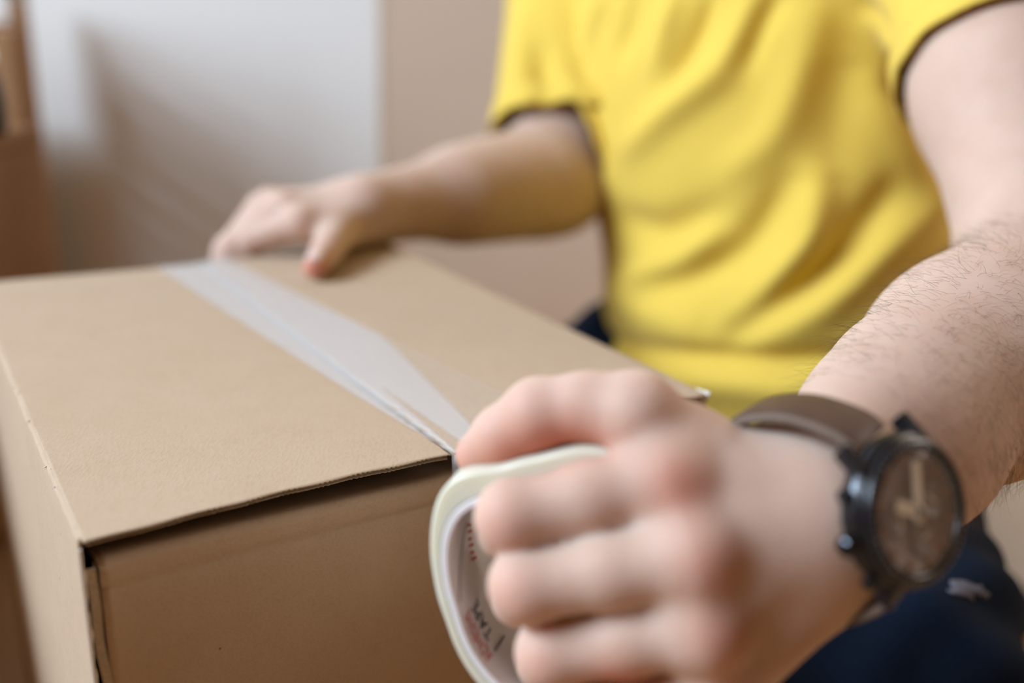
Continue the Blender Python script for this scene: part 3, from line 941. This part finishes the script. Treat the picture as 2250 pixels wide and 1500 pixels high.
sm_ = shirt.modifiers.new('soften', 'SMOOTH'); sm_.factor = .5; sm_.iterations = 4
solid(shirt, .0018, -1)
# hem bands: stitched double edge at each opening
def hem_band(name, centre, nrm, width, cond):
    """thin raised band following the border of the shirt next to a cut plane"""
    near = cond & (np.abs((VS - centre) @ nrm) < .005)
    C = VS[near]
    cen = C.mean(0)
    e1 = unit(np.cross(nrm, [0.3, 0.5, 0.8])); e2 = np.cross(nrm, e1)
    ang = np.arctan2((C - cen) @ e2, (C - cen) @ e1); rad = np.hypot((C - cen) @ e1, (C - cen) @ e2)
    hgt = (C - cen) @ nrm
    nb = 90
    th = (np.arange(nb) + .5) / nb * 2 * np.pi - np.pi
    R_ = np.array([np.average(rad, weights=np.exp(-(((ang - t + np.pi) % (2 * np.pi) - np.pi) / .10) ** 2) + 1e-9) for t in th])
    H_ = np.array([np.average(hgt, weights=np.exp(-(((ang - t + np.pi) % (2 * np.pi) - np.pi) / .10) ** 2) + 1e-9) for t in th])
    def fn(i, k):
        t = th[int(i)]
        return cen + (R_[int(i)] + (.0006, .0016, .0016, .0006)[int(k)]) * (math.cos(t) * e1 + math.sin(t) * e2) + nrm * (H_[int(i)] + (-width, -width + .0006, .0004, .0012)[int(k)])
    return solid(link(name, grid_mesh(fn, range(nb), range(4), True), M['shirt'], shirt, True), .0018, 0)
VS_l = (VS - SLV_L) @ nl; VS_r = (VS - SLV_R) @ nr
hem_band('sleeve_hem', SLV_L, nl, .018, np.linalg.norm(VS - SLV_L - VS_l[:, None] * nl, axis=1) < .085)
hem_band('sleeve_hem', SLV_R, nr, .018, np.linalg.norm(VS - SLV_R - VS_r[:, None] * nr, axis=1) < .085)

# ------------------------------------------------------------------ jeans
HL = PEL + LAT * .085 - UP * .015 + FWD * .02
HR = PEL - LAT * .085 - UP * .015 + FWD * .02
KL = P(1955, 1440, .515)
KR = P(1040, 760, .86); KR[2] = .085
SH0 = P(2185, 1172, .80); SH0[2] = .042
sd = unit((SH0 - KL) * np.array([1, 1, 0]))
AL = SH0 - sd * .105; AL[2] = .052
AR = HR + (KR - HR) * .15 - UP * .0 - LAT * .10; AR[2] = .05
J_pts = [PEL, HL, HR, KL, KR, AL, AR]
FJ = Field(np.minimum.reduce(J_pts) - .14, np.maximum.reduce(J_pts) + .14, .004)
FJ.ell(PEL - spine * .03, (.155, .115, .085), TFR, .05)
FJ.cone(HL, KL, .082, .062, .05)
FJ.cone(HR, KR, .085, .060, .05)
FJ.cone(KL - UP * .02, AL, .056, .048, .02)
FJ.cone(KR - UP * .01, AR, .056, .048, .02)
FJ.ell(KL + UP * .01, (.062, .062, .06), k=.02)
VJ, QJ, TJ = FJ.surface()
del FJ
NJ = vnormals(VJ, QJ)
VJ = VJ + NJ * (.0035 * np.sin(VJ[:, 0] * 70 + VJ[:, 2] * 95 + 2.2 * np.sin(VJ[:, 1] * 31)) + .002 * np.sin(VJ[:, 1] * 160 - VJ[:, 0] * 90))[:, None]
VJ[:, 2] = np.maximum(VJ[:, 2], .002)
jeans = link('jeans', mesh_np(VJ, QJ, TJ), M['denim'], person, True)

# lit edge of the near knee, painted on as a paler patch
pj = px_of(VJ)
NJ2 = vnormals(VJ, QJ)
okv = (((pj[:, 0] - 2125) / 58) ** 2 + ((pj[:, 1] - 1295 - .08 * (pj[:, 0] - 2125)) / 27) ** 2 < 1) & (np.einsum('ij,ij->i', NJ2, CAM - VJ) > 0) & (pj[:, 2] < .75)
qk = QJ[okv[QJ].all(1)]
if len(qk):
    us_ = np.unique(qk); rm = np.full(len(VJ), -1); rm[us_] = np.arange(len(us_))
    tag(solid(link('knee_highlight', mesh_np(VJ[us_] + NJ2[us_] * .0008, rm[qk], np.zeros((0, 3), int)), M['denim_lit'], jeans, True), .0006), 'pale highlight painted on the knee')

# white trainer on the folded-back left leg
def lathe_blob(parts, vox):
    lo = np.minimum.reduce([p[0] for p in parts] + [p[1] for p in parts]) - .06
    hi = np.maximum.reduce([p[0] for p in parts] + [p[1] for p in parts]) + .06
    F_ = Field(lo, hi, vox)
    for p, q, r1, r2, k in parts: F_.cone(p, q, r1, r2, k)
    return F_.surface()
sw = np.array([-sd[1], sd[0], 0])
V_, Q_, T_ = lathe_blob([(SH0 - sd * .06, SH0 + sd * .05, .036, .038, .02), (SH0 + sd * .05, SH0 + sd * .135 - UP * .010, .038, .027, .02),
                         (SH0 - sd * .10, SH0 - sd * .05, .034, .036, .02)], .003)
V_[:, 2] = np.clip(V_[:, 2], .002, .066)
shoe = link('shoe', mesh_np(V_, Q_, T_), M['shoe'], person, True)
# the foot is folded back, so the sole looks up
def sole_w(t):
    return .036 + .010 * math.sin(math.pi * min(1, max(0, t * 1.15 - .1))) * (1 if t > .45 else .35)
ts = np.linspace(0, 1, 26)
outline = [(-.095 + .25 * t, sole_w(t) * min(1, (4 * t * 5 * (1 - t)) ** .35)) for t in ts[1:-1]]
ring = [(x, y) for x, y in outline] + [(x, -y) for x, y in outline[::-1]]
n_ = len(ring)
SV = [SH0 + sd * x + sw * y + UP * (z - .042 - .03 * max(0, (x - .06))) for z in (.060, .076) for x, y in ring]
SF = [tuple(range(n_))[::-1], tuple(range(n_, 2 * n_))] + [(k, (k + 1) % n_, n_ + (k + 1) % n_, n_ + k) for k in range(n_)]
sole = link('sole', mesh_of(SV, SF), M['sole'], shoe)
bv = sole.modifiers.new('round', 'BEVEL'); bv.width = .003; bv.segments = 2; bv.limit_method = 'ANGLE'

# ------------------------------------------------------------------ hair on the left forearm
vl = VL
t_ = (vl - WL) @ fore
rad_v = vl - WL - t_[:, None] * fore
rn = rad_v / (np.linalg.norm(rad_v, axis=1, keepdims=True) + 1e-9)
camf = unit(CAM - (WL + EL) / 2)
dens = np.where((t_ > .030) & (t_ < .235), 1.0, 0) * np.clip(.45 + .8 * (rn @ wn) + .25 * (rn @ wb), .08, 1)
dens = dens / dens.sum()
pick_i = rng.choice(len(vl), 3600, replace=False, p=dens)
HV, HFc = [], []
for i in pick_i:
    n0 = rn[i]
    side = unit(np.cross(fore, n0))
    d0 = unit(-fore * rng.uniform(.3, .9) - side * np.sign(side @ UP) * rng.uniform(-.1, .9) + n0 * rng.uniform(.15, .75))
    ln = rng.uniform(.006, .0155)
    curl = side * rng.uniform(-.5, .5) - n0 * rng.uniform(.1, .7)
    p = vl[i] - n0 * .0004
    r0 = rng.uniform(.000034, .000056)
    e1 = unit(np.cross(d0, n0 + .01)); e2 = np.cross(d0, e1)
    base = len(HV)
    ns = 5
    for k in range(ns):
        q = k / (ns - 1)
        c = p + d0 * ln * q + curl * ln * q * q * .6
        r = r0 * (1 - .8 * q)
        for a in range(3):
            HV.append(c + r * (math.cos(2.094 * a) * e1 + math.sin(2.094 * a) * e2))
    for k in range(ns - 1):
        for a in range(3):
            b2 = (a + 1) % 3
            HFc.append((base + k * 3 + a, base + k * 3 + b2, base + (k + 1) * 3 + b2, base + (k + 1) * 3 + a))
M['hair'] = mat('brown_hair', (.10, .055, .03), .5, .4, noise=(90, .5), color2=(.2, .12, .07))
hair = link('arm_hair', mesh_np(np.array(HV), np.array(HFc), np.zeros((0, 3), int)), M['hair'], person, True)
tag(hair, 'fine brown hairs on the forearm', kind='stuff')
# hair of the head
def cap_mesh():
    F_ = Field(HEAD - .17, HEAD + .18, .005)
    F_.ell(HEAD + hdir * .042 - hfw * .022, (.083, .100, .092), HF, .01)
    V_, Q_, T_ = F_.surface()
    q = V_ - HEAD
    keep = ((q @ hdir) > -.055) & ~(((q @ hfw) > .035) & ((q @ hdir) < .075)) & ~((np.abs(q @ hl) > .05) & ((q @ hdir) < -.0) & ((q @ hfw) > -.03))
    Q_ = Q_[keep[Q_].all(1)]
    return mesh_np(V_, Q_, np.zeros((0, 3), int))
o = link('head_hair', cap_mesh(), M['hair'], person, True); solid(o, .006)
# thumb nail
def nail(tip, ip, out, name, rt):
    d = unit(tip - ip); s_ = unit(np.cross(d, out)); o_ = unit(np.cross(s_, d))
    def fn(a, l):
        r = (rt + .0003 + .14 * max(0, -l)) if l < 0 else math.sqrt(max(1e-8, (rt + .0003) ** 2 - l * l))
        return tip + d * l + s_ * r * math.sin(a) + o_ * r * math.cos(a)
    return solid(link(name, grid_mesh(fn, np.linspace(-.78, .78, 9), np.linspace(-.008, .0035, 9)), M['nail'], person, True), .0004)
M['nail'] = mat('nail', (.80, .58, .52), .3, .5, noise=(80, .15))
nail(T_TIP, T_IP, unit(CU + .6 * CF - .3 * CR), 'thumb_nail', .0072)
nail(RT[3], RT[2], UP, 'thumb_nail', .0072)

# ------------------------------------------------------------------ wristwatch
M['strap'] = mat('dark_brown_leather', (.10, .052, .035), .55, .4, noise=(160, .5), color2=(.055, .03, .02), bump=(420, .4, .0005))
M['strap_edge'] = mat('raw_leather_edge', (.20, .15, .12), .8, .2, noise=(500, .4))
M['black'] = mat('black_steel', (.012, .012, .016), .25, .6, metal=.3, noise=(30, .2))
M['steel'] = mat('polished_dark_steel', (.05, .055, .065), .16, .6, metal=.9, noise=(30, .2))
M['dial'] = mat('brown_dial', (.24, .165, .14), .5, .4, noise=(90, .4), color2=(.16, .105, .09))
M['subdial'] = mat('grey_brown_subdial', (.24, .19, .17), .5, .4, noise=(90, .3))
M['lume'] = mat('pale_lume', (.85, .80, .70), .5, .4, noise=(60, .2))
M['copper'] = mat('copper_marks', (.45, .24, .14), .4, .5, metal=.4, noise=(60, .2))
m, nt, N, L, b = new_mat('crystal_glass')
b.inputs['Base Color'].default_value = (1, 1, 1, 1); b.inputs['Roughness'].default_value = .05; b.inputs['Alpha'].default_value = .10
M['crystal'] = m
WC = WL - fore * .008 + wb * .003                     # centre of the wrist under the watch
wn_wrist = wn
wn = unit(cam_dir(.50, -.06, -.86))
w3 = unit(-fore + (fore @ wn) * wn); w12 = np.cross(wn, w3); w12 = w12 if w12 @ CU > 0 else -w12                        # 3 and 12 o'clock directions
WR_N, WR_B = .0240, .0312                   # half depth and half breadth of the wrist there
WO = WC + wn_wrist * (WR_N + .0026)               # case back
watch = empty('wristwatch', tuple(WO))
tag(watch, 'black chronograph wristwatch with brown dial on a leather strap around the wrist', 'watch')
def disc_prof(name, prof, m, parent, n=64, centre=None, smooth=True, closed=False):
    """lathe of (radius, height) about the watch axis"""
    c0 = WO if centre is None else centre
    fn = lambda i, k: c0 + prof[int(k)][0] * (math.cos(2 * math.pi * i / n) * w3 + math.sin(2 * math.pi * i / n) * w12) + prof[int(k)][1] * wn
    return link(name, grid_mesh(fn, range(n), range(len(prof)), True, closed), m, parent, smooth)
R_ = .0218
case = disc_prof('case', [(.0005, 0), (R_ - .003, 0), (R_ - .0006, .0015), (R_, .003), (R_, .0072), (R_ - .0008, .0082), (R_ - .003, .0086), (.0185, .0086)], M['black'], watch)
disc_prof('case_ring', [(R_ + .0002, .0040), (R_ + .0005, .0046), (R_ + .0005, .0058), (R_ + .0002, .0064)], M['steel'], case)
bez = disc_prof('bezel', [(R_ - .0015, .0084), (R_ - .0010, .0095), (R_ - .0022, .0108), (R_ - .0040, .0112), (R_ - .0048, .0106), (R_ - .0050, .0090)], M['black'], watch)
for k in range(60):
    a = math.radians(6 * k)
    rd = math.cos(a) * w3 + math.sin(a) * w12; tn = -math.sin(a) * w3 + math.cos(a) * w12
    big = k % 5 == 0
    link('bezel_mark', box_mesh(((-.00015 - .0001 * big, -.0005 - .0003 * big, 0), (.00015 + .0001 * big, .0005 + .0003 * big, .0003)), 0, (tn, rd, wn), WO + rd * (R_ - .0030) + wn * .01095), M['subdial'], bez)
dial = disc_prof('dial', [(.0001, .0088), (.0178, .0088), (.0180, .0092)], M['dial'], watch)
for k in range(12):
    a = math.radians(30 * k)
    rd = math.cos(a) * w3 + math.sin(a) * w12; tn = -math.sin(a) * w3 + math.cos(a) * w12
    link('hour_marker', box_mesh(((-.0006, -.0016, 0), (.0006, .0016, .0006)), .0001, (tn, rd, wn), WO + rd * .0150 + wn * .0088), M['copper'], dial)
for k, (sx, sy) in enumerate(((-.0078, 0), (0, -.0078), (.0072, .001))):
    c = WO + w3 * sx + w12 * sy
    sdl = disc_prof('subdial', [(.0001, .0091), (.0040, .0091), (.0043, .0095), (.0047, .0095), (.0049, .0089)], M['subdial'], dial, 32, c)
    a = 1.0 + 2 * k
    rd = math.cos(a) * w3 + math.sin(a) * w12; tn = -math.sin(a) * w3 + math.cos(a) * w12
    link('subdial_hand', box_mesh(((-.00025, -.001, 0), (.00025, .0032, .0003)), 0, (tn, rd, wn), c + wn * .0095), M['lume'], sdl)
def hand(name, hours, length, wid, h, m):
    a = math.pi / 2 - hours / 12 * 2 * math.pi
    rd = math.cos(a) * w3 + math.sin(a) * w12; tn = -math.sin(a) * w3 + math.cos(a) * w12
    return link(name, box_mesh(((-wid, -.003, 0), (wid, length, .0005)), .0002, (tn, rd, wn), WO + wn * h), m, dial)
hand('minute_hand', 11.45, 0.0140, .0016, .0100, M['lume'])
hand('hour_hand', 1.9, 0.0092, .0019, .0096, M['lume'])
hand('second_hand', 6.3, .0140, .0003, .0104, M['copper'])
disc_prof('hand_pivot', [(.0012, .0098), (.0012, .0109), (.0001, .0109)], M['steel'], dial, 20)
disc_prof('crystal', [(.0185, .0100), (.0182, .0108), (.0120, .0113), (.0001, .0116)], M['crystal'], watch)
# crown and pushers on the hand side
def knob(name, ang, r, ln, parent):
    a = math.radians(ang)
    rd = math.cos(a) * w3 + math.sin(a) * w12; tn = -math.sin(a) * w3 + math.cos(a) * w12
    c0 = WO + rd * (R_ - .0005) + wn * .0050
    prof = [(.0001, ln), (r * .8, ln), (r, ln - .0005), (r, .0012), (r * .55, .0010), (r * .55, 0)]
    n = 24
    fn = lambda i, k: c0 + prof[int(k)][1] * rd + prof[int(k)][0] * (1 + .06 * (i % 2)) * (math.cos(2 * math.pi * i / n) * tn + math.sin(2 * math.pi * i / n) * wn)
    return link(name, grid_mesh(fn, range(n), range(len(prof)), True), M['steel'], parent, False)
knob('crown', 0, .0028, .0048, case); knob('pusher', 32, .0020, .0040, case); knob('pusher', -32, .0020, .0040, case)
for sx in (1, -1):
    for sy in (1, -1):
        _ly = unit(w12 * sy * .82 - wn * .57); _lz = unit(np.cross(w3, _ly)); _lz = _lz if _lz @ wn > 0 else -_lz
        link('lug', box_mesh(((-.0017, -.006, -.0030), (.0017, .0042, .0026)), .0008, (w3, _ly, _lz), WO + w3 * sx * .0128 + w12 * sy * (R_ - .002) + wn * .0035), M['black'], case)
# strap round the wrist, from lug to lug
def strap_pt(a, off, s):
    """a: angle from the dial (rad), off: above the skin, s: along the forearm"""
    rn_, rb_ = WR_N + off, WR_B + off
    ca, sa = math.cos(a), math.sin(a)
    e = 2.4
    rr_ = (abs(ca / rn_) ** e + abs(sa / rb_) ** e) ** (-1 / e)
    taper = 1
    return WC + rr_ * (ca * wn_wrist + sa * wb) + fore * s
angs = np.linspace(.66, 2 * math.pi - .66, 80)
def strap_fn(a, k):
    hw = .0108 - .0012 * min(1, abs(math.sin(a / 2)))
    prof = [(-hw, .0004), (-hw, .0022), (-hw + .0008, .0030), (-hw * .4, .0034), (hw * .4, .0034), (hw - .0008, .0030), (hw, .0022), (hw, .0004)]
    lift = .0042 * math.exp(-((min(a, 2 * math.pi - a) - .66) / .32) ** 2)
    s_, o_ = prof[int(k)]
    return strap_pt(a, o_ + lift, s_)
strap = link('strap', grid_mesh(strap_fn, angs, range(8), False, True), M['strap'], watch, True)
for sg in (1, -1):
    def edge_fn(a, k, sg=sg):
        hw = .0108 - .0012 * min(1, abs(math.sin(a / 2)))
        lift = .0042 * math.exp(-((min(a, 2 * math.pi - a) - .66) / .32) ** 2)
        c = [(hw - .0006, .0029), (hw + .0003, .0024), (hw + .0003, .0010), (hw - .0004, .0006)][int(k)]
        return strap_pt(a, c[1] + lift, sg * c[0])
    link('strap_edge', grid_mesh(edge_fn, angs, range(4)), M['strap_edge'], strap, True)
buck = [strap_pt(math.pi, .004, s) for s in (-.012, .012)]
link('buckle', box_mesh(((-.0125, -.008, -.001), (.0125, .008, .0015)), .001, (fore, wb, -wn_wrist), WC - wn_wrist * (WR_N + .0045)), M['steel'], watch)

# ------------------------------------------------------------------ things at the left, by the wall
stand = empty('wooden_stand', (-.72, .62, 0))
tag(stand, 'low brown wooden stand with an upright corner post, left of the box', 'stand')
link('side_board', box_mesh(((-.46, .30, 0.02), (-.436, .885, .335)), .003), M['wood'], stand)
link('side_board', box_mesh(((-1.0, .30, 0.02), (-.976, .885, .335)), .003), M['wood'], stand)
link('top_board', box_mesh(((-1.0, .30, .335), (-.434, .888, .352)), .003), M['wood'], stand)
link('back_board', box_mesh(((-.98, .86, .02), (-.46, .885, .335)), .002), M['wood'], stand)
for x, y in ((-.462, .872), (-.985, .872)):
    link('corner_post', box_mesh(((x, y, 0), (x + .019, y + .02, .432)), .002), M['wood'], stand)
pot = empty('dark_jar', (-.448, .79, .352))
tag(pot, 'dark grey jar standing on the wooden stand behind its corner post', 'jar')
n_ = 40
jp = [(.001, 0), (.026, 0), (.030, .004), (.031, .03), (.028, .046), (.022, .052), (.022, .056)]
link('jar_body', grid_mesh(lambda i, k: np.array([-.448, .79, .3526]) + np.array([jp[int(k)][0] * math.cos(2 * math.pi * i / n_), jp[int(k)][0] * math.sin(2 * math.pi * i / n_), jp[int(k)][1]]), range(n_), range(len(jp)), True), M['darkthing'], pot, True)
jl = [(.001, .066), (.023, .066), (.0245, .064), (.0245, .055), (.0225, .054)]
link('jar_lid', grid_mesh(lambda i, k: np.array([-.448, .79, .3526]) + np.array([jl[int(k)][0] * math.cos(2 * math.pi * i / n_), jl[int(k)][0] * math.sin(2 * math.pi * i / n_), jl[int(k)][1]]), range(n_), range(len(jl)), True), M['darkthing'], pot, True)
rack = empty('shadow_rack', (-.78, 1.1, 0))  # added shadow caster; slant and slats shaped for the soft wall shadow
tag(rack, 'added brown wooden rack at the far left, slanted and slatted to shape the wall shadow', 'rack')
X0, X1, Y0, Y1 = -.92, -.635, .93, 1.30
zt = lambda y: .455 + .36 * (Y1 - y)
for x in (X0, X1 - .02):
    for y in (Y0, Y1 - .02):
        link('corner_post', box_mesh(((x, y, 0), (x + .02, y + .02, zt(y + .01) - .004)), .002), M['wood'], rack)
for k in range(12):
    z0 = .03 + k * .046
    if z0 + .03 < zt(Y1) - .01:
        yb = Y1 - .02
    else:
        yb = Y1 - (z0 + .03 - .455 + .012) / .36
    if yb - Y0 < .06: continue
    link('slat', box_mesh(((X1 - .014, Y0 + .02, z0), (X1 - .004, yb, z0 + .030)), .001), M['wood'], rack)
link('shelf_board', box_mesh(((X0 + .01, Y0 + .01, .04), (X1 - .016, Y1 - .012, .052)), .001), M['wood'], rack)
sl = unit(np.array([0, Y1 - Y0, zt(Y1) - zt(Y0)]))
for x in (X0, X1 - .02):
    link('slanted_rail', box_mesh(((0, 0, 0), (.02, math.hypot(Y1 - Y0, zt(Y1) - zt(Y0)), .014)), .002, ((1, 0, 0), sl, np.cross((1, 0, 0), sl)), (x, Y0, zt(Y0))), M['wood'], rack)
link('back_board', box_mesh(((X0 + .02, Y1 - .016, .02), (X1 - .02, Y1 - .006, .335)), .001), M['wood'], rack)  # added to block the lit strip low on the wall
for y, z in ((Y0, zt(Y0) - .03),):
    link('cross_rail', box_mesh(((X0 + .02, y, z), (X1 - .02, y + .016, z + .022)), .001), M['wood'], rack)
